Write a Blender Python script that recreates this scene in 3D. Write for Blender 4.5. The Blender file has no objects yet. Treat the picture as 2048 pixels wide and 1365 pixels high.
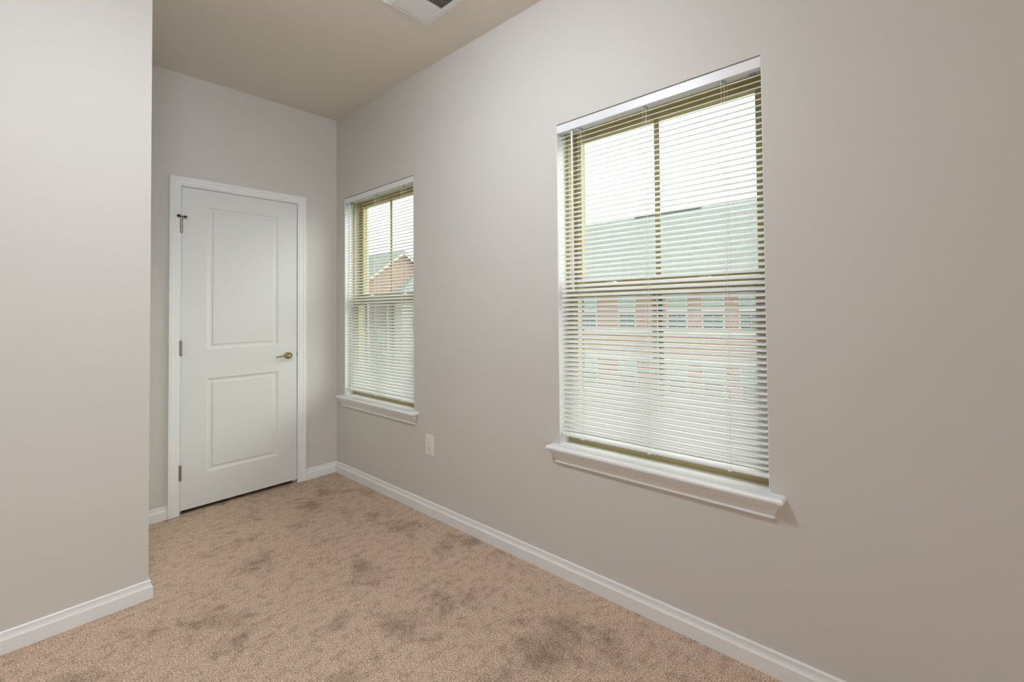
import bpy, bmesh, math, random
from mathutils import Vector, Matrix
random.seed(4)
D = bpy.data
S = bpy.context.scene
C = S.collection

# ------------------------------------------------------------------ camera
CAM = Vector((-1.4588, -3.8534, 1.2368))
yaw, pitch, roll = -0.97446, 0.019137, -0.014417
fwd = Vector((-math.sin(yaw), math.cos(yaw), 0)); rt = Vector((math.cos(yaw), math.sin(yaw), 0)); up = Vector((0, 0, 1))
f2 = fwd * math.cos(pitch) + up * math.sin(pitch); u2 = rt.cross(f2)
r3 = rt * math.cos(roll) + u2 * math.sin(roll); u3 = r3.cross(f2)
cd = D.cameras.new('camera'); cam = D.objects.new('camera', cd); C.objects.link(cam)
M = Matrix((r3, u3, -f2)).transposed().to_4x4(); M.translation = CAM
cam.matrix_world = M
cd.sensor_width = 36.0; cd.sensor_fit = 'HORIZONTAL'
cd.lens = 863.22 / 2048 * 36.0
cd.shift_x = (1024 - 1279.80) / 2048
cd.shift_y = (598.70 - 682.5) / 2048
cd.clip_start = 0.02; cd.clip_end = 300
S.camera = cam

# ------------------------------------------------------------------ world, exposure
S.view_settings.view_transform = 'Standard'; S.view_settings.look = 'None'
S.view_settings.gamma = 1.0; S.view_settings.use_curve_mapping = False
S.view_settings.exposure = 0.24
w = D.worlds.new('overcast_sky'); S.world = w; w.use_nodes = True
bg = w.node_tree.nodes['Background']
bg.inputs['Color'].default_value = (0.97, 0.985, 1.0, 1)
bg.inputs['Strength'].default_value = 1.9
sl_ = D.lights.new('hazy_sun', 'SUN'); sl_.energy = 7.0; sl_.angle = math.radians(100); sl_.color = (1.0, .985, .95)
so_ = D.objects.new('hazy_sun', sl_); C.objects.link(so_); so_.location = (10, -8, 12)
so_.rotation_euler = Vector((-.80, .45, -.50)).to_track_quat('-Z', 'Y').to_euler()
LAMP_STRENGTH = 45.0
# daylight is an added fill lamp at an invented, unseen back wall opening
ADDED_WIN = (-3.60, -.80, .30, 2.45)     # x0, x1, z0, z1 at the back wall
def fill_light(name, loc, rot, w_, h_, power, col):
    ld = D.lights.new(name, 'AREA'); ld.shape = 'RECTANGLE'; ld.size = w_; ld.size_y = h_; ld.energy = power; ld.color = col
    o = D.objects.new(name, ld); C.objects.link(o); o.location = loc; o.rotation_euler = rot; return o
fill_light('back_fill_light', (-2.20, -9.03, 1.375), (math.radians(90), 0, 0), 2.7, 2.05, 22, (.93, .97, 1.0))

# ------------------------------------------------------------------ helpers
def mat(name, col, rough=0.5, metal=0.0, spec=0.5):
    m = D.materials.new(name); m.use_nodes = True
    b = m.node_tree.nodes['Principled BSDF']
    b.inputs['Base Color'].default_value = (*col, 1); b.inputs['Roughness'].default_value = rough
    b.inputs['Metallic'].default_value = metal; b.inputs['Specular IOR Level'].default_value = spec
    return m
def N(m, t, **k):
    n = m.node_tree.nodes.new(t)
    for a, v in k.items(): setattr(n, a, v)
    return n
def L(m, a, b): m.node_tree.links.new(a, b)
def P(m): return m.node_tree.nodes['Principled BSDF']

def noisy(m, c1, c2, scale, bump=0.0, bscale=None, detail=4, dist=0.01):
    """slow colour mottling plus a fine bump, in object space"""
    tc = N(m, 'ShaderNodeTexCoord'); n = N(m, 'ShaderNodeTexNoise')
    n.inputs['Scale'].default_value = scale; n.inputs['Detail'].default_value = detail
    L(m, tc.outputs['Object'], n.inputs['Vector'])
    r = N(m, 'ShaderNodeValToRGB'); r.color_ramp.elements[0].color = (*c1, 1); r.color_ramp.elements[1].color = (*c2, 1)
    r.color_ramp.elements[0].position = .3; r.color_ramp.elements[1].position = .7
    L(m, n.outputs['Fac'], r.inputs['Fac']); L(m, r.outputs['Color'], P(m).inputs['Base Color'])
    if bump:
        n2 = N(m, 'ShaderNodeTexNoise'); n2.inputs['Scale'].default_value = bscale; n2.inputs['Detail'].default_value = 3
        L(m, tc.outputs['Object'], n2.inputs['Vector'])
        b = N(m, 'ShaderNodeBump'); b.inputs['Strength'].default_value = bump; b.inputs['Distance'].default_value = dist
        L(m, n2.outputs['Fac'], b.inputs['Height']); L(m, b.outputs['Normal'], P(m).inputs['Normal'])
    return m

def obj(name, bm, m, parent=None, smooth=False):
    bmesh.ops.recalc_face_normals(bm, faces=bm.faces)
    me = D.meshes.new(name); bm.to_mesh(me); bm.free()
    if isinstance(m, (list, tuple)):
        for q in m: me.materials.append(q)
    else: me.materials.append(m)
    if smooth:
        for p in me.polygons: p.use_smooth = True
    o = D.objects.new(name, me); C.objects.link(o)
    if parent:
        o.parent = parent
        o.matrix_parent_inverse = Matrix.Translation(-parent.matrix_world.translation) if parent.type == 'EMPTY' and False else Matrix.Identity(4)
    return o
def box(bm, a, b):
    x0, y0, z0 = a; x1, y1, z1 = b
    v = [bm.verts.new(p) for p in ((x0,y0,z0),(x1,y0,z0),(x1,y1,z0),(x0,y1,z0),(x0,y0,z1),(x1,y0,z1),(x1,y1,z1),(x0,y1,z1))]
    for f in ((0,1,2,3),(4,5,6,7),(0,1,5,4),(1,2,6,5),(2,3,7,6),(3,0,4,7)): bm.faces.new([v[i] for i in f])
    return v
def bx(a, b, bevel=0.0):
    bm = bmesh.new(); box(bm, a, b)
    if bevel: bmesh.ops.bevel(bm, geom=list(bm.edges), offset=bevel, segments=2, affect='EDGES', profile=0.7)
    return bm
def loops(bm, rings, closed_ring=True, cap=True):
    """skin a list of vertex rings"""
    R = [[bm.verts.new(p) for p in r] for r in rings]
    n = len(R[0])
    for i in range(len(R) - 1):
        for j in range(n if closed_ring else n - 1):
            bm.faces.new((R[i][j], R[i][(j+1) % n], R[i+1][(j+1) % n], R[i+1][j]))
    if cap:
        bm.faces.new(R[0]); bm.faces.new(R[-1])
    return R
def cyl(bm, p, q, r, n=12, r2=None):
    p = Vector(p); q = Vector(q); d = (q - p).normalized()
    a = d.orthogonal().normalized(); b = d.cross(a)
    r2 = r if r2 is None else r2
    loops(bm, [[c + (a*math.cos(t*2*math.pi/n) + b*math.sin(t*2*math.pi/n)) * rr for t in range(n)] for c, rr in ((p, r), (q, r2))])
def lathe(bm, base, axis, prof, n=24):
    base = Vector(base); d = Vector(axis).normalized(); a = d.orthogonal().normalized(); b = d.cross(a)
    loops(bm, [[base + d*h + (a*math.cos(t*2*math.pi/n) + b*math.sin(t*2*math.pi/n)) * r for t in range(n)] for r, h in prof])
def tube(bm, pts, rad, n=10, flat=1.0):
    """tube through points with per-point radius"""
    rings = []; pts = [Vector(p) for p in pts]
    for i, p in enumerate(pts):
        d = (pts[min(i+1, len(pts)-1)] - pts[max(i-1, 0)]).normalized()
        a = Vector((0, 0, 1)); a = (a - d * a.dot(d)).normalized() if abs(d.z) < .95 else d.orthogonal().normalized()
        b = d.cross(a)
        rings.append([p + (a*math.cos(t*2*math.pi/n)*flat + b*math.sin(t*2*math.pi/n)) * rad[i] for t in range(n)])
    loops(bm, rings)
def tag(o, label, cat, group=None):
    o['label'] = label; o['category'] = cat
    if group: o['group'] = group
    return o
def struct(o, label=None):
    o['kind'] = 'structure'
    if label: o['label'] = label
    return o
def empty(name, loc=(0, 0, 0)):
    o = D.objects.new(name, None); C.objects.link(o); o.location = loc; return o
def part(name, bm, m, root, smooth=False):
    """a child of root; the mesh is given in world coordinates"""
    lx = root.location if root.parent is None else root.parent.location + root.location
    bmesh.ops.translate(bm, verts=bm.verts, vec=-Vector(lx))
    return obj(name, bm, m, root, smooth)
def sub(name, bm, m, par, origin, smooth=False):
    bmesh.ops.translate(bm, verts=bm.verts, vec=-Vector(origin))
    return obj(name, bm, m, par, smooth)

# ------------------------------------------------------------------ materials
wall_m = noisy(mat('greige_wall_paint', (.6, .55, .49), .55, spec=.3), (.672, .636, .592), (.687, .650, .606), 1.3, .05, 350, dist=.001)
ceil_m = noisy(mat('ceiling_paint', (.6, .55, .49), .8, spec=.2), (.815, .76, .675), (.83, .775, .69), 1.2, .04, 300, dist=.001)
trim_m = mat('white_semigloss_trim', (.86, .855, .85), .3)
door_m = mat('white_door_paint', (.76, .755, .735), .38)
plate_m = mat('white_plastic', (.86, .84, .80), .35)
blind_m = mat('white_blind_slat', (.76, .755, .735), .42)
rail_m = mat('white_blind_rail', (.85, .85, .85), .35)
cord_m = mat('white_cord', (.85, .85, .82), .8)
vinyl_m = mat('tan_window_vinyl', (.50, .42, .20), .4)
nickel_m = mat('brushed_brass_nickel', (.50, .42, .25), .24, 1.0)
hinge_m = mat('satin_hinge_metal', (.36, .31, .26), .38, 1.0)
dark_m = mat('dark_gap', (.02, .02, .02), .9)
rubber_m = mat('dark_rubber', (.06, .05, .05), .8)
steel_m = mat('zinc_clip', (.45, .50, .52), .35, .8)
vent_m = mat('white_enamel_register', (.88, .88, .87), .4)

glass_m = D.materials.new('green_tinted_glass'); glass_m.use_nodes = True
nt = glass_m.node_tree; nt.nodes.clear()
o_ = nt.nodes.new('ShaderNodeOutputMaterial'); mx = nt.nodes.new('ShaderNodeMixShader'); tr = nt.nodes.new('ShaderNodeBsdfTransparent')
gl = nt.nodes.new('ShaderNodeBsdfGlossy'); lw = nt.nodes.new('ShaderNodeLayerWeight'); lw.inputs['Blend'].default_value = .5
pw = nt.nodes.new('ShaderNodeMath'); pw.operation = 'POWER'; pw.inputs[1].default_value = 4
fr = nt.nodes.new('ShaderNodeMath'); fr.operation = 'MULTIPLY_ADD'; fr.inputs[1].default_value = .5; fr.inputs[2].default_value = .03
nt.links.new(lw.outputs['Facing'], pw.inputs[0]); nt.links.new(pw.outputs[0], fr.inputs[0])
tr.inputs['Color'].default_value = (.90, .945, .91, 1); gl.inputs['Roughness'].default_value = .01
nt.links.new(fr.outputs[0], mx.inputs[0]); nt.links.new(tr.outputs[0], mx.inputs[1]); nt.links.new(gl.outputs[0], mx.inputs[2]); nt.links.new(mx.outputs[0], o_.inputs[0])

# carpet: cut pile, cool/warm brown flecks, darker brushed patches
carpet_m = mat('brown_carpet_pile', (.3, .22, .17), .95, spec=.1)
tc = N(carpet_m, 'ShaderNodeTexCoord')
def noise(scale, detail=3, rough=.5, dist=0, vec=None):
    n = N(carpet_m, 'ShaderNodeTexNoise'); n.inputs['Scale'].default_value = scale; n.inputs['Detail'].default_value = detail
    n.inputs['Roughness'].default_value = rough; n.inputs['Distortion'].default_value = dist
    L(carpet_m, vec if vec else tc.outputs['Object'], n.inputs['Vector']); return n
mp = N(carpet_m, 'ShaderNodeMapping'); mp.inputs['Rotation'].default_value = (0, 0, .5); mp.inputs['Scale'].default_value = (1.0, .7, 1)
L(carpet_m, tc.outputs['Object'], mp.inputs['Vector'])
n_patch = noise(4.2, 9, .68, .25, mp.outputs[0]); n_fleck = noise(210, 3, .8); n_mid = noise(24, 6, .7)
r1 = N(carpet_m, 'ShaderNodeValToRGB')
r1.color_ramp.elements[0].position = .33; r1.color_ramp.elements[0].color = (.34, .31, .29, 1)
r1.color_ramp.elements[1].position = .48; r1.color_ramp.elements[1].color = (1, 1, 1, 1)
L(carpet_m, n_patch.outputs['Fac'], r1.inputs['Fac'])
r2 = N(carpet_m, 'ShaderNodeValToRGB')
r2.color_ramp.elements[0].position = .38; r2.color_ramp.elements[0].color = (.26, .165, .112, 1)
r2.color_ramp.elements[1].position = .62; r2.color_ramp.elements[1].color = (.95, .725, .565, 1)
L(carpet_m, n_fleck.outputs['Fac'], r2.inputs['Fac'])
mm = N(carpet_m, 'ShaderNodeMix', data_type='RGBA', blend_type='MULTIPLY'); mm.inputs[0].default_value = .62
L(carpet_m, r2.outputs[0], mm.inputs[6]); L(carpet_m, r1.outputs[0], mm.inputs[7])
r3_ = N(carpet_m, 'ShaderNodeValToRGB')
r3_.color_ramp.elements[0].position = .36; r3_.color_ramp.elements[0].color = (.76, .74, .72, 1)
r3_.color_ramp.elements[1].position = .52; r3_.color_ramp.elements[1].color = (1.04, 1.03, 1.02, 1)
L(carpet_m, n_mid.outputs['Fac'], r3_.inputs['Fac'])
m2 = N(carpet_m, 'ShaderNodeMix', data_type='RGBA', blend_type='MULTIPLY'); m2.inputs[0].default_value = 1
L(carpet_m, mm.outputs[2], m2.inputs[6]); L(carpet_m, r3_.outputs[0], m2.inputs[7])
L(carpet_m, m2.outputs[2], P(carpet_m).inputs['Base Color'])
b1 = N(carpet_m, 'ShaderNodeBump'); b1.inputs['Strength'].default_value = .5; b1.inputs['Distance'].default_value = .006
L(carpet_m, n_fleck.outputs['Fac'], b1.inputs['Height']); L(carpet_m, b1.outputs[0], P(carpet_m).inputs['Normal'])

# ------------------------------------------------------------------ room shell
H = 2.74
W1 = (-3.3829, -2.3985); W2 = (-1.1297, -.1414); WZ = (.583, 2.104)
XC, YC = -1.0972, -.9996
XL, YB = -4.4, -9.0
WT = .17
struct(obj('floor', bx((XL - .1, YB - .1, -.12), (.0, .9, 0)), carpet_m), 'mottled brown cut pile carpet')
struct(obj('ceiling', bx((XL - .1, YB - .1, H), (WT, .9, H + .12)), ceil_m))
# window wall, with two openings
def wall_with_holes(name, x0, x1, ya, yb, z0, z1, holes, m):
    ys = sorted({ya, yb, *[v for h in holes for v in h[:2]]}); zs = sorted({z0, z1, *[v for h in holes for v in h[2:]]})
    bm = bmesh.new()
    def solid(i, j):
        if not (0 <= i < len(ys) - 1 and 0 <= j < len(zs) - 1): return False
        cy, cz = (ys[i] + ys[i+1]) / 2, (zs[j] + zs[j+1]) / 2
        return not any(h[0] < cy < h[1] and h[2] < cz < h[3] for h in holes)
    V = {}
    def v(x, y, z):
        k = (x, y, z)
        if k not in V: V[k] = bm.verts.new(k)
        return V[k]
    for i in range(len(ys) - 1):
        for j in range(len(zs) - 1):
            if not solid(i, j): continue
            a, b, c, d = ys[i], ys[i+1], zs[j], zs[j+1]
            for x in (x0, x1): bm.faces.new((v(x,a,c), v(x,b,c), v(x,b,d), v(x,a,d)))
            if not solid(i-1, j): bm.faces.new((v(x0,a,c), v(x1,a,c), v(x1,a,d), v(x0,a,d)))
            if not solid(i+1, j): bm.faces.new((v(x0,b,c), v(x1,b,c), v(x1,b,d), v(x0,b,d)))
            if not solid(i, j-1): bm.faces.new((v(x0,a,c), v(x1,a,c), v(x1,b,c), v(x0,b,c)))
            if not solid(i, j+1): bm.faces.new((v(x0,a,d), v(x1,a,d), v(x1,b,d), v(x0,b,d)))
    return obj(name, bm, m)
struct(wall_with_holes('wall_right', 0, WT, YB - .1, .9, -.12, H, [(*W1, *WZ), (*W2, *WZ)], wall_m))
# door wall with door opening (x axis)
DX = (-.8433, -.2547); DZ = (.0247, 2.031)
bm = bmesh.new()
JO = .022
box(bm, (XC - .12, 0, -.12), (DX[0] - JO, .12, H)); box(bm, (DX[1] + JO, 0, -.12), (0, .12, H)); box(bm, (DX[0] - JO, 0, DZ[1] + JO), (DX[1] + JO, .12, H))
struct(obj('wall_far', bm, wall_m))
struct(obj('wall_left_near', bx((XL, YC, -.12), (XC, YC + .12, H)), wall_m))
struct(obj('wall_left_far', bx((XC - .12, YC + .12, -.12), (XC, 0, H)), wall_m))
struct(wall_with_holes('wall_left', XL - .1, XL, YB - .1, YC + .12, -.12, H, [], wall_m))
wb = struct(wall_with_holes('wall_back', -.1, 0, -.0, -XL, -.12, H, [(-ADDED_WIN[1], -ADDED_WIN[0], *ADDED_WIN[2:])], wall_m))
wb.rotation_euler = (0, 0, math.radians(90)); wb.location = (0, YB, 0)   # its local x points to +y
# closet space behind the door
bm = bmesh.new(); box(bm, (XC - .12, .8, -.12), (0, .9, H)); box(bm, (XC - .12, .12, -.12), (XC - .02, .8, H))
struct(obj('wall_closet', bm, wall_m))

BP = [(.0128, 0), (.0128, .050), (.0105, .0535), (.0080, .0580), (.0066, .0655), (.0062, .0715), (.0068, .0735), (.0060, .0775), (.0035, .0806), (0, .0806), (0, 0)]
def baseboard(name, p, q, nrm, e0=0, e1=0):
    """profile run from p to q; nrm points into the room; e0/e1 = mitre (+1 outside corner, -1 inside corner)"""
    bm = bmesh.new(); p = Vector((*p, 0)); q = Vector((*q, 0)); n = Vector((*nrm, 0)); d = (q - p).normalized()
    loops(bm, [[c + n*a + d*(a*s) + Vector((0, 0, z)) for a, z in BP] for c, s in ((p, -e0), (q, e1))])
    return struct(obj(name, bm, trim_m))
baseboard('baseboard_right', (0, YB), (0, 0), (-1, 0), -1, -1)
baseboard('baseboard_far_right', (DX[1] + .0542, 0), (0, 0), (0, -1), 0, -1)
baseboard('baseboard_far_left', (XC, 0), (DX[0] - .0522, 0), (0, -1), -1, 0)
baseboard('baseboard_left_near', (XL, YC), (XC, YC), (0, -1), -1, 1)
baseboard('baseboard_left_far', (XC, YC), (XC, 0), (1, 0), 1, -1)
baseboard('baseboard_left', (XL, YB), (XL, YC), (1, 0), -1, -1)
baseboard('baseboard_back', (XL, YB), (0, YB), (0, 1), -1, -1)

# ------------------------------------------------------------------ door
door = struct(empty('door_1', ((DX[0] + DX[1]) / 2, 0, 0)), 'white two panel door in white casing')
G = .0032
bm = bmesh.new()
for a, b in (((DX[0] - JO, .0), (DX[0] - G, .12)), ((DX[1] + G, .0), (DX[1] + JO, .12))): box(bm, (a[0], a[1], 0), (b[0], b[1], DZ[1] + JO))
box(bm, (DX[0] - G, 0, DZ[1] + G), (DX[1] + G, .12, DZ[1] + JO))
part('jamb', bm, trim_m, door)
bm = bmesh.new()
box(bm, (DX[0] - G, .040, 0), (DX[0] + .010, .075, DZ[1] + G)); box(bm, (DX[1] - .010, .040, 0), (DX[1] + G, .075, DZ[1] + G)); box(bm, (DX[0] + .01, .040, DZ[1] - .010), (DX[1] - .01, .075, DZ[1] + G))
part('door_stop_strip', bm, trim_m, door)
CP = [(0, 0), (0, .006), (.003, .0075), (.008, .0075), (.0095, .0092), (.016, .0105), (.030, .0120), (.0345, .0145), (.040, .0150), (.0445, .0150), (.0465, .0165), (.0500, .0165), (.0522, .0150), (.0522, 0)]
bm = bmesh.new()
xi, xj, zt = DX[0] - .005 + .003, DX[1] + .005 - .003, DZ[1] + .008
loops(bm, [[(xi - a, -d, 0) for a, d in CP], [(xi - a, -d, zt + a) for a, d in CP], [(xj + a, -d, zt + a) for a, d in CP], [(xj + a, -d, 0) for a, d in CP]])
part('casing', bm, trim_m, door)
# slab with two moulded panels
def panel_door(bm, x0, x1, z0, z1, panels, y=0.0, th=.035):
    xs = sorted({x0, x1, *[v for p in panels for v in p[:2]]}); zs = sorted({z0, z1, *[v for p in panels for v in p[2:]]})
    V = {}
    def v(x, yy, z):
        k = (round(x, 5), round(yy, 5), round(z, 5))
        if k not in V: V[k] = bm.verts.new(k)
        return V[k]
    for i in range(len(xs) - 1):
        for j in range(len(zs) - 1):
            a, b, c, d = xs[i], xs[i+1], zs[j], zs[j+1]
            hit = [p for p in panels if p[0] <= a and b <= p[1] and p[2] <= c and d <= p[3]]
            if not hit: bm.faces.new((v(a,y,c), v(b,y,c), v(b,y,d), v(a,y,d)))
    for p in panels:
        prof = [(0, 0), (.004, .0012), (.009, .0046), (.015, .0068), (.022, .0072), (.0275, .0064), (.0300, .0036), (.0318, .0020)]
        rings = [[(p[0]+a, y+dd, p[2]+a), (p[1]-a, y+dd, p[2]+a), (p[1]-a, y+dd, p[3]-a), (p[0]+a, y+dd, p[3]-a)] for a, dd in prof]
        R = [[v(*q) for q in r] for r in rings]
        for i in range(len(R) - 1):
            for j in range(4): bm.faces.new((R[i][j], R[i][(j+1) % 4], R[i+1][(j+1) % 4], R[i+1][j]))
        bm.faces.new(R[-1])
    # edges and back
    c = [v(x0, y, z0), v(x1, y, z0), v(x1, y, z1), v(x0, y, z1)]; e = [v(x0, y+th, z0), v(x1, y+th, z0), v(x1, y+th, z1), v(x0, y+th, z1)]
    bm.faces.new(e)
    for j in range(4):
        try: bm.faces.new((c[j], c[(j+1) % 4], e[(j+1) % 4], e[j]))
        except ValueError: pass
bm = bmesh.new()
panel_door(bm, DX[0], DX[1], DZ[0], DZ[1], [(-.7295, -.3610, 1.0075, 1.9225), (-.7295, -.3610, .2270, .8225)])
slab = part('door_slab', bm, door_m, door)
dloc = door.location
# lever handle
hz, hx = .9272, -.3059
bm = bmesh.new(); lathe(bm, (hx, .001, hz), (0, -1, 0), [(.0245, 0), (.0250, .002), (.0245, .006), (.0200, .010), (.0130, .0125), (.0125, .014)], 32)
hr = sub('door_handle', bm, nickel_m, door, dloc, True); hr['label'] = 'satin brass round rose and lever'
bm = bmesh.new(); cyl(bm, (hx, -.012, hz), (hx, -.050, hz), .0105, 20, .0095)
tube(bm, [(hx + .006, -.046, hz), (hx - .008, -.050, hz + .0005), (hx - .026, -.052, hz + .001), (hx - .048, -.0525, hz + .0015), (hx - .066, -.0515, hz - .001), (hx - .079, -.0495, hz - .003), (hx - .084, -.0480, hz - .0035)],
     [.0085, .0100, .0078, .0066, .0072, .0078, .0045], 14, .8)
sub('lever', bm, nickel_m, hr, dloc, True)
# strike plate lip on the jamb
bm = bmesh.new(); lathe(bm, (DX[1] + .0048, -.0012, .9350), (0, -1, 0), [(.010, 0), (.010, .0035), (.008, .005)], 20)
for q in bm.verts: q.co.x = DX[1] + .0048 + (q.co.x - DX[1] - .0048) * .62; q.co.z = .935 + (q.co.z - .935) * 2.3
st = part('strike_plate', bm, hinge_m, door, True); st['label'] = 'dark metal strike lip'
# hinges
for i, (z0, z1) in enumerate(((1.7445, 1.838), (.9800, 1.0705), (.2130, .3035))):
    bm = bmesh.new()
    k = 5; hh = (z1 - z0) / k
    for j in range(k): cyl(bm, (DX[0] - .0015, -.0065, z0 + j*hh + .0004), (DX[0] - .0015, -.0065, z0 + (j+1)*hh - .0004), .0062, 16)
    cyl(bm, (DX[0] - .0015, -.0065, z1), (DX[0] - .0015, -.0065, z1 + .004), .0045, 12, .003)
    cyl(bm, (DX[0] - .0015, -.0065, z0), (DX[0] - .0015, -.0065, z0 - .004), .0045, 12, .003)
    box(bm, (DX[0] - .0100, -.0018, z0), (DX[0] - .002, .0012, z1)); box(bm, (DX[0] - .0012, -.0014, z0), (DX[0] + .0035, .0010, z1))
    h = part('hinge', bm, hinge_m, door, False); h['label'] = 'satin metal hinge barrel'
    if i == 0:
        bm = bmesh.new(); z = z1 + .006
        lathe(bm, (DX[0] - .0015, -.0065, z - .003), (0, 0, 1), [(.009, 0), (.009, .004), (.006, .005)], 16)
        tube(bm, [(DX[0], -.010, z), (DX[0] - .009, -.021, z + .001), (DX[0] - .017, -.025, z)], [.003, .003, .003], 8)
        tube(bm, [(DX[0], -.010, z), (DX[0] + .008, -.017, z - .001), (DX[0] + .014, -.019, z - .002)], [.003, .003, .003], 8)
        ds = sub('door_stop', bm, hinge_m, h, dloc, True)
        bm = bmesh.new(); lathe(bm, (DX[0] - .016, -.028, z), (.1, 1, 0), [(.0085, 0), (.0085, .008), (.006, .010)], 14)
        lathe(bm, (DX[0] + .014, -.022, z - .002), (-.1, 1, 0), [(.0075, 0), (.0075, .008), (.005, .009)], 14)
        sub('bumper', bm, rubber_m, h, dloc, True)

# ------------------------------------------------------------------ windows
def frame_rect(bm, x0, x1, ya, yb, z0, z1, wl, wr, wb, wt):
    box(bm, (x0, ya, z0), (x1, ya + wr, z1)); box(bm, (x0, yb - wl, z0), (x1, yb, z1))
    box(bm, (x0, ya + wr, z0), (x1, yb - wl, z0 + wb)); box(bm, (x0, ya + wr, z1 - wt), (x1, yb - wl, z1))
ZS = .605
def window(name, ya, yb, lab):
    yc = (ya + yb) / 2
    r = struct(empty(name, (0, yc, ZS)), lab)
    # white drywall return lining of the opening
    bm = bmesh.new(); t = .003
    box(bm, (.001, ya, ZS), (.060, ya + t, WZ[1])); box(bm, (.001, yb - t, ZS), (.060, yb, WZ[1])); box(bm, (.001, ya + t, WZ[1] - .0006), (.060, yb - t, WZ[1]))
    part('reveal', bm, trim_m, r)
    # stool: bullnosed board with horns, and apron
    bm = bmesh.new(); lv = []
    for zz, dd in ((.583, .036), (.5848, .0415), (.589, .0450), (.5935, .0462), (.598, .0455), (.6020, .0425), (.6045, .0385), (.6052, .034)):
        e = dd - .0462
        lv.append([(.0, ya - .055 - e*.8, zz), (-dd, ya - .055 - e*.8, zz), (-dd, yb + .047 + e*.8, zz), (.0, yb + .047 + e*.8, zz)])
    loops(bm, lv); box(bm, (0, ya, .583), (.062, yb, .6052))
    part('window_stool', bm, trim_m, r)
    bm = bmesh.new(); lv = []
    for zz, dd in ((.5235, .010), (.5240, .0125), (.5280, .0132), (.5305, .0118), (.5320, .0105), (.5380, .0120), (.5460, .0150), (.5540, .0185), (.5610, .0225), (.5660, .0255), (.5680, .0290), (.5730, .0300), (.5830, .0300)):
        e = dd - .012
        lv.append([(0, ya - .017 - e, zz), (-dd, ya - .017 - e, zz), (-dd, yb + .017 + e, zz), (0, yb + .017 + e, zz)])
    loops(bm, lv)
    part('window_apron', bm, trim_m, r)
    # tan vinyl frame
    a, b = ya + .0005, yb - .0005
    bm = bmesh.new(); frame_rect(bm, .060, .150, a, b, ZS, WZ[1], .020, .020, .020, .020)
    box(bm, (.058, a, ZS), (.064, b, .640))
    part('window_frame', bm, vinyl_m, r)
    a += .020; b -= .020
    # upper sash (outer track), lower sash (inner track)
    bm = bmesh.new(); frame_rect(bm, .105, .135, a, b, 1.335, 2.084, .040, .040, .036, .040); part('upper_sash', bm, vinyl_m, r)
    bm = bmesh.new(); frame_rect(bm, .070, .100, a, b, .625, 1.345, .040, .040, .052, .056); box(bm, (.062, a + .04, 1.300), (.072, b - .04, 1.312)); part('lower_sash', bm, vinyl_m, r)
    bm = bmesh.new(); box(bm, (.1035, yc - .013, 1.371), (.1075, yc + .013, 2.044)); part('upper_muntin', bm, vinyl_m, r)
    bm = bmesh.new(); box(bm, (.066, yc - .012, .677), (.076, yc + .012, 1.289)); part('lower_muntin', bm, vinyl_m, r)
    bm = bmesh.new(); box(bm, (.125, a + .04, 1.371), (.128, b - .04, 2.044)); part('upper_glass', bm, glass_m, r)
    bm = bmesh.new(); box(bm, (.089, a + .04, .677), (.092, b - .04, 1.289)); part('lower_glass', bm, glass_m, r)
    # outside half screen frame with its centre bar
    bm = bmesh.new(); frame_rect(bm, .138, .146, a, b, .630, 1.35, .014, .014, .014, .014); box(bm, (.112, yc - .011, .644), (.120, yc + .011, 1.336))
    part('screen_frame', bm, screen_m, r)
    # sash locks
    for yy in (yb - .262, ya + .262):
        bm = bmesh.new()
        n = 14; pr = [(yy + .030*math.cos(math.pi*k/n), 1.345 + .013*math.sin(math.pi*k/n)) for k in range(n+1)]
        loops(bm, [[(x, y, z) for y, z in pr] for x in (.066, .082)])
        part('sash_lock', bm, lock_m, r)
    return r
screen_m = mat('dark_bronze_screen', (.05, .07, .055), .5)
lock_m = mat('cream_sash_lock', (.78, .74, .55), .35)
window('window_1', *W1, 'large near window with tan vinyl sashes')
window('window_2', *W2, 'far window near the room corner with tan vinyl sashes')

for nm, y_axis, (u0, u1, z0, z1), pos in (('added_window_3', False, ADDED_WIN, YB),):  # invented window out of view, added to carry the back fill lamp
    r = struct(empty(nm, (pos, (u0+u1)/2, z0) if y_axis else ((u0+u1)/2, pos, z0)))
    bm = bmesh.new(); fw = .05; um = (u0 + u1) / 2
    for a_, b_, c_, d_ in ((u0, u0+fw, z0, z1), (u1-fw, u1, z0, z1), (u0+fw, u1-fw, z0, z0+fw), (u0+fw, u1-fw, z1-fw, z1), (um-.02, um+.02, z0+fw, z1-fw)):
        if y_axis: box(bm, (XL - .09, a_, c_), (XL - .05, b_, d_))
        else: box(bm, (a_, YB - .09, c_), (b_, YB - .05, d_))
    part('window_frame', bm, trim_m, r)

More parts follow.
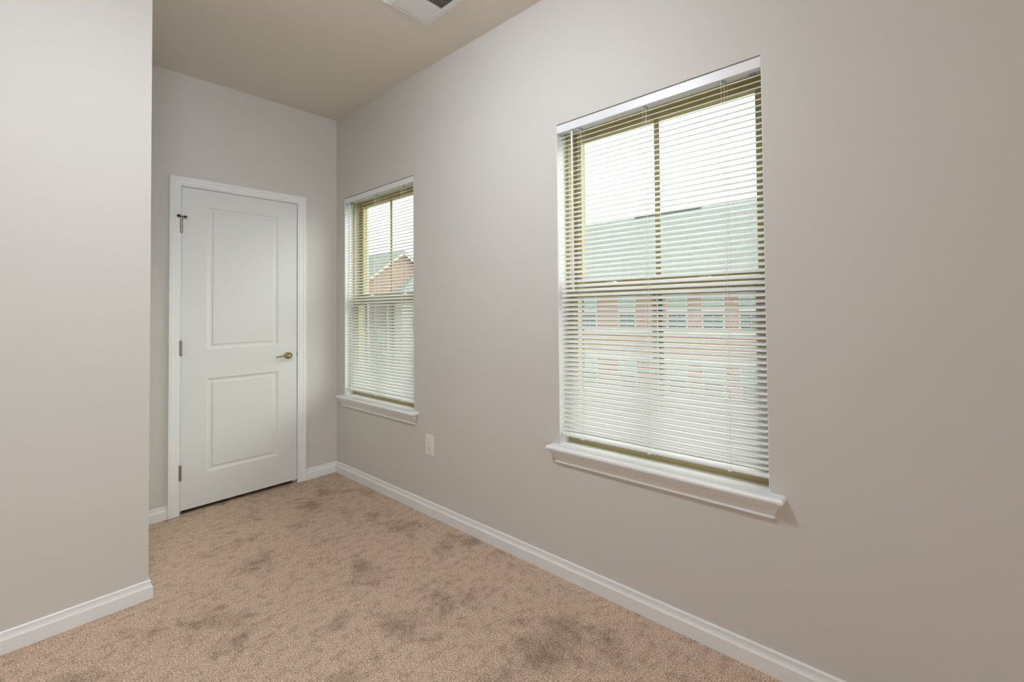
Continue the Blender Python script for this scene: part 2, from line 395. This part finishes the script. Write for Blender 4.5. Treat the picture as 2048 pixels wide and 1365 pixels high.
# ------------------------------------------------------------------ blinds
def blind(ya, yb, label, wy, lad, tiltL, tiltR, gap=.004):
    """inside mounted one inch mini blind; ya = near (right) end, yb = far (left) end"""
    yc = (ya + yb) / 2
    r = empty('window_blind', (.022, yc, .64))
    tag(r, label, 'blind', 'white mini blinds in the windows')
    a, b = ya + gap, yb - gap
    # headrail: U channel
    bm = bmesh.new()
    z0, z1 = 2.0625, 2.0990
    box(bm, (.001, a, z0), (.0025, b, z1)); box(bm, (.037, a, z0), (.0385, b, z1)); box(bm, (.0025, a, z0), (.037, b, z0 + .0015))
    box(bm, (.0025, a, z0 + .0015), (.037, a + .0015, z1)); box(bm, (.0025, b - .0015, z0 + .0015), (.037, b, z1))
    part('headrail', bm, rail_m, r)
    # slats: crowned, round-cornered, tilted room edge down
    bm = bmesh.new(); sa, sb = ya + .0065, yb - .0065
    zt, zb, pitch_ = 2.046, .6780, .0214
    n = int(round((zt - zb) / pitch_)) + 1; pitch_ = (zt - zb) / (n - 1)
    WDT = .0250; CR = .0016; K = 6
    def slat(zc, tl, trr, jit):
        stations = []   # (y, half width factor)
        rc = .0065
        for s in (0, .22, .5, .8, 1):
            t = s * rc; stations.append((sa + t, (WDT/2 - rc) + math.sqrt(max(0, rc*rc - (rc - t)**2))))
        m_ = 6
        for k in range(1, m_): stations.append((sa + rc + (sb - sa - 2*rc) * k / m_, WDT/2))
        for s in (1, .8, .5, .22, 0):
            t = s * rc; stations.append((sb - t, (WDT/2 - rc) + math.sqrt(max(0, rc*rc - (rc - t)**2))))
        rings = []
        for y, hw in stations:
            f = (y - sa) / (sb - sa); tilt = trr + (tl - trr) * f + jit
            c, s_ = math.cos(tilt), math.sin(tilt); ring = []
            tp, bt = [], []
            for k in range(K + 1):
                u = -hw + 2*hw*k/K; h_ = CR * (1 - (u / (WDT/2))**2)
                for lst, off in ((tp, .00022), (bt, -.00022)):
                    hh = h_ + off
                    lst.append((.022 + u*c - hh*s_, y, zc + u*s_ + hh*c))
            rings.append(tp + bt[::-1])
        loops(bm, rings)
    for i in range(n):
        slat(zt - i*pitch_, tiltL, tiltR, random.uniform(-.012, .012))
    s_ = part('slats', bm, blind_m, r, True)
    # bottom rail
    bm = bmesh.new()
    c, s2 = math.cos(.42), math.sin(.42)
    pr = [(-.0125, -.0035), (-.0125, .0025), (-.0095, .0055), (-.004, .0070), (.004, .0070), (.0095, .0055), (.0125, .0025), (.0125, -.0035), (.010, -.0060), (-.010, -.0060)]
    loops(bm, [[(.022 + u*c - v*s2, y, .6530 + u*s2 + v*c) for u, v in pr] for y in (sa, sb)])
    for y in lad: box(bm, (.0062, y - .007, .643), (.0120, y + .007, .650))
    part('bottom_rail', bm, rail_m, r)
    # ladders and lift cords
    for y in lad:
        bm = bmesh.new()
        for x, dy, rr in ((.0078, .006, .0006), (.0078, -.006, .0006), (.0360, .006, .0006), (.0360, -.006, .0006), (.0215, 0, .0007)):
            cyl(bm, (x, y + dy, .650), (x, y + dy, 2.064), rr, 6)
        part('ladder_cord', bm, cord_m, r)
        bm = bmesh.new(); box(bm, (.010, y - .006, 2.0585), (.030, y + .006, 2.0625)); part('cord_guide', bm, steel_m, r)
    # mounting clips seen under the headrail, tilt wand
    for y in (ya + .045, yb - .034):
        bm = bmesh.new(); box(bm, (.026, y - .012, 2.0560), (.0405, y + .012, 2.0623)); cyl(bm, (.030, y - .008, 2.057), (.036, y + .010, 2.056), .002, 8); part('mounting_clip', bm, steel_m, r)
    bm = bmesh.new()
    cyl(bm, (-.0005, wy, 2.046), (-.0030, wy, 1.324), .0050, 6)
    wv = part('tilt_wand', bm, rail_m, r)
    bm = bmesh.new(); tube(bm, [(.010, wy, 2.061), (.004, wy, 2.058), (-.0005, wy, 2.052), (-.0005, wy, 2.045)], [.0016]*4, 8); sub('wand_hook', bm, steel_m, wv, r.location)
    return r
blind(*W1, 'wide white mini blind hanging in the large near window', -2.499, (-2.535, -2.892, -3.236), math.radians(33.5), math.radians(36.5))
blind(*W2, 'white mini blind hanging in the narrow-looking far window beside the door', -.2275, (-.232, -.605, -.968), math.radians(32), math.radians(33))

# ------------------------------------------------------------------ outlet
y0, y1, z0, z1 = -1.352, -1.268, .3587, .4793
ol = empty('wall_outlet', (0, (y0+y1)/2, (z0+z1)/2)); tag(ol, 'white duplex outlet on the wall below and between the windows', 'outlet')
part('cover_plate', bx((-.0055, y0, z0), (.0, y1, z1), .0022), plate_m, ol)
yc = (y0 + y1) / 2; zc = (z0 + z1) / 2
for dz in (.0200, -.0200):
    bm = bmesh.new()
    pts = []
    for k in range(24):
        t = 2*math.pi*k/24; pts.append((yc + .0172*math.cos(t), zc + dz + max(-.0135, min(.0135, .0172*math.sin(t)))))
    loops(bm, [[(-.0055, y, z) for y, z in pts], [(-.0075, y, z) for y, z in pts]])
    rc = part('receptacle', bm, plate_m, ol)
    bm = bmesh.new()
    box(bm, (-.0079, yc + .0055, zc + dz - .002), (-.0074, yc + .0078, zc + dz + .007)); box(bm, (-.0079, yc - .0075, zc + dz - .001), (-.0074, yc - .0055, zc + dz + .006))
    cyl(bm, (-.0074, yc, zc + dz - .0075), (-.0079, yc, zc + dz - .0075), .0028, 10)
    sub('slot', bm, dark_m, rc, ol.location)
bm = bmesh.new(); cyl(bm, (-.005, yc, zc), (-.0068, yc, zc), .003, 12); part('screw', bm, plate_m, ol)

# ------------------------------------------------------------------ ceiling register
vx0, vx1, vy0, vy1 = -.4400, -.2195, -2.036, -1.6777
vt = empty('ceiling_vent', ((vx0+vx1)/2, (vy0+vy1)/2, H)); tag(vt, 'white louvred air register on the ceiling above the windows', 'vent')
bm = bmesh.new(); FW = .030; t = .007
lv = [[(vx0, vy0, H), (vx1, vy0, H), (vx1, vy1, H), (vx0, vy1, H)]]
for e, dz in ((0, .0015), (.008, .0045), (.014, .0060), (FW - .003, t), (FW, t), (FW, 0)):
    lv.append([(vx0+e, vy0+e, H-dz), (vx1-e, vy0+e, H-dz), (vx1-e, vy1-e, H-dz), (vx0+e, vy1-e, H-dz)])
loops(bm, lv, cap=False)
part('frame', bm, vent_m, vt)
cy = (vy0 + vy1) / 2
bm = bmesh.new(); box(bm, (vx0 + FW, cy - .006, H - .0065), (vx1 - FW, cy + .006, H - .001)); part('divider', bm, vent_m, vt)
nb = 11
for k in range(nb):
    for side in (0, 1):
        if side == 0: ye = vy1 - FW - .004 - k * (.5*(vy1-vy0) - FW - .012) / nb; ang = .50
        else: ye = vy0 + FW + .004 + k * (.5*(vy1-vy0) - FW - .012) / nb; ang = -.50
        bm = bmesh.new(); s = 1 if side == 0 else -1
        # blades lean away from the divider
        y_lo, y_hi = ye, ye - s * .0100
        v = [(y_lo, H - .0066), (y_hi, H - .0010)] if side == 0 else [(y_lo, H - .0066), (y_hi, H - .0010)]
        (ya_, za_), (yb_, zb_) = v
        loops(bm, [[(x, ya_, za_), (x, ya_ - s*.0008, za_), (x, yb_ - s*.0008, zb_), (x, yb_, zb_)] for x in (vx0 + FW, vx1 - FW)])
        part('louvre', bm, vent_m, vt)
bm = bmesh.new(); box(bm, (vx0 + FW, vy0 + FW, H - .0009), (vx1 - FW, vy1 - FW, H - .0003)); dp = part('duct_opening', bm, dark_m, vt); dp['label'] = 'dark duct behind the louvres'
for y in (vy1 - .011, vy0 + .011):
    bm = bmesh.new(); lathe(bm, (-.33, y, H - .0050), (0, 0, -1), [(.0035, 0), (.003, .0018)], 10); part('screw', bm, plate_m, vt)

# ------------------------------------------------------------------ ceiling lamp of the room (behind the camera's view)
lx, ly = -1.28, -2.38
cl = empty('ceiling_light', (lx, ly, H)); tag(cl, 'round white flush dome light on the ceiling', 'light')
bm = bmesh.new(); lathe(bm, (lx, ly, H), (0, 0, -1), [(.245, 0), (.245, .022), (.230, .024)], 40); part('base', bm, rail_m, cl, False)
em = mat('lit_dome_glass', (.9, .9, .9)); P(em).inputs['Emission Color'].default_value = (.82, .91, 1.0, 1); P(em).inputs['Emission Strength'].default_value = LAMP_STRENGTH
bm = bmesh.new(); lathe(bm, (lx, ly, H - .024), (0, 0, -1), [(.228, 0)] + [(.228*math.cos(a), .030 + .085*math.sin(a)) for a in [i*math.pi/2/10 for i in range(10)]] + [(.003, .1155)], 40)
part('lamp_shade', bm, em, cl, True)

# ------------------------------------------------------------------ outside: neighbouring brick town houses
GZ = -5.8
def brick(name, plane):
    m = mat(name, (.5, .25, .18), .9, spec=.1)
    tcx = N(m, 'ShaderNodeTexCoord'); sp = N(m, 'ShaderNodeSeparateXYZ'); cb = N(m, 'ShaderNodeCombineXYZ'); br = N(m, 'ShaderNodeTexBrick')
    L(m, tcx.outputs['Object'], sp.inputs[0]); L(m, sp.outputs[plane], cb.inputs[0]); L(m, sp.outputs['Z'], cb.inputs[1]); L(m, cb.outputs[0], br.inputs['Vector'])
    br.inputs['Color1'].default_value = (.43, .19, .11, 1); br.inputs['Color2'].default_value = (.33, .14, .085, 1); br.inputs['Mortar'].default_value = (.52, .45, .36, 1)
    br.inputs['Scale'].default_value = 1; br.inputs['Brick Width'].default_value = .21; br.inputs['Row Height'].default_value = .075; br.inputs['Mortar Size'].default_value = .009
    L(m, br.outputs['Color'], P(m).inputs['Base Color']); return m
brick_y = brick('red_brick_street_front', 'Y'); brick_x = brick('red_brick_gable_end', 'X')
roof_m = noisy(mat('grey_green_shingles', (.3, .4, .34), .9, spec=.1), (.22, .245, .225), (.30, .325, .30), 6, detail=6)
cream_m = mat('cream_trim_paint', (.56, .535, .45), .6)
siding_m = mat('taupe_lap_siding', (.20, .155, .125), .7)
wv_t = N(siding_m, 'ShaderNodeTexCoord'); wv_w = N(siding_m, 'ShaderNodeTexWave', bands_direction='Z'); wv_w.inputs['Scale'].default_value = 2.6
L(siding_m, wv_t.outputs['Object'], wv_w.inputs['Vector']); wv_b = N(siding_m, 'ShaderNodeBump'); wv_b.inputs['Distance'].default_value = .03
L(siding_m, wv_w.outputs['Fac'], wv_b.inputs['Height']); L(siding_m, wv_b.outputs[0], P(siding_m).inputs['Normal'])
pane_m = mat('reflecting_house_glass', (.25, .40, .33), .12, spec=.9)
screen2_m = mat('dark_green_window_screen', (.05, .12, .10), .45)
ridge_m = mat('dark_ridge_vent', (.08, .12, .10), .7)
grass_m = noisy(mat('lawn', (.2, .3, .12), .95, spec=.1), (.08, .12, .05), (.13, .18, .08), 3, detail=6)
pave_m = mat('pale_asphalt', (.28, .27, .25), .9)
go = obj('ground', bx((.3, -40, GZ - .2), (70, 90, GZ)), grass_m); struct(go)
rd = obj('road', bx((5.5, -40, GZ), (11.5, 24, GZ + .03)), pave_m); struct(rd)

def house_window(root, p, axis, w_, h_, panes=True):
    """p = centre bottom on the facade; axis 'Y' = facade in the YZ plane facing -x, 'X' = facing -y"""
    def B(u0, u1, z0, z1, d0, d1):
        if axis == 'Y': return bx((p[0] - d1, p[1] + u0, p[2] + z0), (p[0] - d0, p[1] + u1, p[2] + z1))
        return bx((p[0] + u0, p[1] - d1, p[2] + z0), (p[0] + u1, p[1] - d0, p[2] + z1))
    bm = bmesh.new()
    def add(u0, u1, z0, z1, d0, d1):
        if axis == 'Y': box(bm, (p[0] - d1, p[1] + u0, p[2] + z0), (p[0] - d0, p[1] + u1, p[2] + z1))
        else: box(bm, (p[0] + u0, p[1] - d1, p[2] + z0), (p[0] + u1, p[1] - d0, p[2] + z1))
    h = w_ / 2; c = .07
    add(-h - c, -h, -c, h_ + c, 0, .06); add(h, h + c, -c, h_ + c, 0, .06); add(-h, h, -c, 0, 0, .08); add(-h, h, h_, h_ + c, 0, .06)
    add(-h, h, h_ * .5 - .03, h_ * .5 + .03, 0, .055); add(-.012, .012, 0, h_, .0, .045)
    f = part('window', bm, cream_m, root)
    sub('pane', B(-h, h, h_ * .5, h_, 0, .03), pane_m, f, root.location)
    sub('screen', B(-h, h, 0, h_ * .5, 0, .04), screen2_m, f, root.location)

# A: brick row straight across, eaves parallel to the window wall
FX = 14.7
ha = empty('town_house', (FX, 3, GZ)); tag(ha, 'red brick row house with grey-green roof seen through the near window', 'building')
part('brick_wall', bx((FX, -14, GZ), (FX + 12, 18.6, 2.2)), brick_y, ha)
bm = bmesh.new(); ex, ez, rx, rz = FX - .45, 2.12, FX + 6.0, 6.86
loops(bm, [[(ex, y, ez), (rx, y, rz), (2*rx - ex, y, ez), (2*rx - ex, y, ez - .15), (rx, y, rz - .22), (ex, y, ez - .18)] for y in (-14.5, 19.0)])
part('roof', bm, roof_m, ha)
def at12(y): return y
bm = bmesh.new(); box(bm, (rx - .14, 6.86, rz - .06), (rx + .14, 11.4, rz + .09)); part('ridge_vent', bm, ridge_m, ha)
part('eave_fascia', bx((FX - .50, -14.5, 1.96), (FX - .02, 19.0, 2.14)), cream_m, ha)
part('trim_band', bx((FX - .05, -14, .05), (FX, 18.6, .20)), cream_m, ha)
part('trim_band', bx((FX - .05, -14, -1.12), (FX, 18.6, -.98)), cream_m, ha)
part('trim_band', bx((FX - .05, -14, -2.75), (FX, 18.6, -2.60)), cream_m, ha)
for yy in (10.1, 7.82, 5.18, 3.52, 1.92, -.6, -3.2, -5.8, 12.4, 14.9, 17.0):
    house_window(ha, (FX, yy, .32), 'Y', .86, 1.53); house_window(ha, (FX, yy, -2.50), 'Y', .86, 1.36)
for yy, ww in ((9.5, 1.5), (6.4, 2.2), (3.0, 1.5), (-1.5, 2.2)):
    house_window(ha, (FX, yy, -5.0), 'Y', ww, 1.5)

# B: house with brick gable end, cream corner and porch, seen through the far window
GY = 26.6
hb = empty('gabled_house', (12, GY, GZ)); tag(hb, 'brick gabled house with cream trim seen through the far window', 'building')
px_, pz_ = 14.05, 5.20; sl = .86; hwid = 4.6
zl = pz_ - hwid * sl
bm = bmesh.new()
pr = [(px_ - hwid, 2.05), (px_ - hwid, zl), (px_, pz_), (px_ + hwid, zl), (px_ + hwid, 2.05)]
loops(bm, [[(x, y, z) for x, z in pr] for y in (GY, GY + 9)]); part('brick_gable', bm, brick_x, hb)
bm = bmesh.new()
for s in (-1, 1):
    loops(bm, [[(px_, y, pz_ + .26), (px_ + s*(hwid + .4), y, zl + .26 - .4*sl), (px_ + s*(hwid + .4), y, zl + .10 - .4*sl), (px_, y, pz_ + .08)] for y in (GY - .25, GY + 9.2)])
part('roof', bm, roof_m, hb)
bm = bmesh.new()
for s in (-1, 1):
    loops(bm, [[(px_, y, pz_ + .12), (px_ + s*(hwid + .4), y, zl + .12 - .4*sl), (px_ + s*(hwid + .4), y, zl - .04 - .4*sl), (px_, y, pz_ - .05)] for y in (GY - .33, GY - .25)])
part('rake_trim', bm, cream_m, hb)
part('siding_wall', bx((px_ - hwid, GY - .02, GZ), (13.98, GY + 8, 2.05)), siding_m, hb)
part('cream_wall', bx((13.45, GY - 1.2, GZ), (17.2, GY + 1, 2.18)), cream_m, hb)
bm = bmesh.new()
a_, b_, c_, d_, e_ = [bm.verts.new(q) for q in ((13.15, GY - 1.45, 2.18), (17.5, GY - 1.45, 2.18), (17.5, GY + .1, 2.18), (13.15, GY + .1, 2.18), (15.3, GY - .02, 4.35))]
for f in ((a_, b_, c_, d_), (a_, b_, e_), (b_, c_, e_), (c_, d_, e_), (d_, a_, e_)): bm.faces.new(f)
part('porch_roof', bm, roof_m, hb)
part('porch_fascia', bx((13.15, GY - 1.46, 2.06), (17.5, GY - 1.40, 2.18)), cream_m, hb)
house_window(hb, (12.75, GY - .02, -1.55), 'X', .62, 1.45)
house_window(hb, (14.42, GY - 1.2, -.25), 'X', .62, 1.95)
house_window(hb, (14.35, GY - 1.2, -3.3), 'X', .62, 1.7)
# C: long roof behind it
hc = empty('rear_house', (22, 45, GZ)); tag(hc, 'long grey-green roofed house behind the brick gable, far window', 'building')
bm = bmesh.new(); loops(bm, [[(14.5, y, 3.0), (20, y, 6.8), (25.5, y, 3.0)] for y in (38.1, 66)]); part('roof', bm, roof_m, hc)
part('brick_wall', bx((15, 38.6, GZ), (25, 65.5, 3.0)), siding_m, hc)
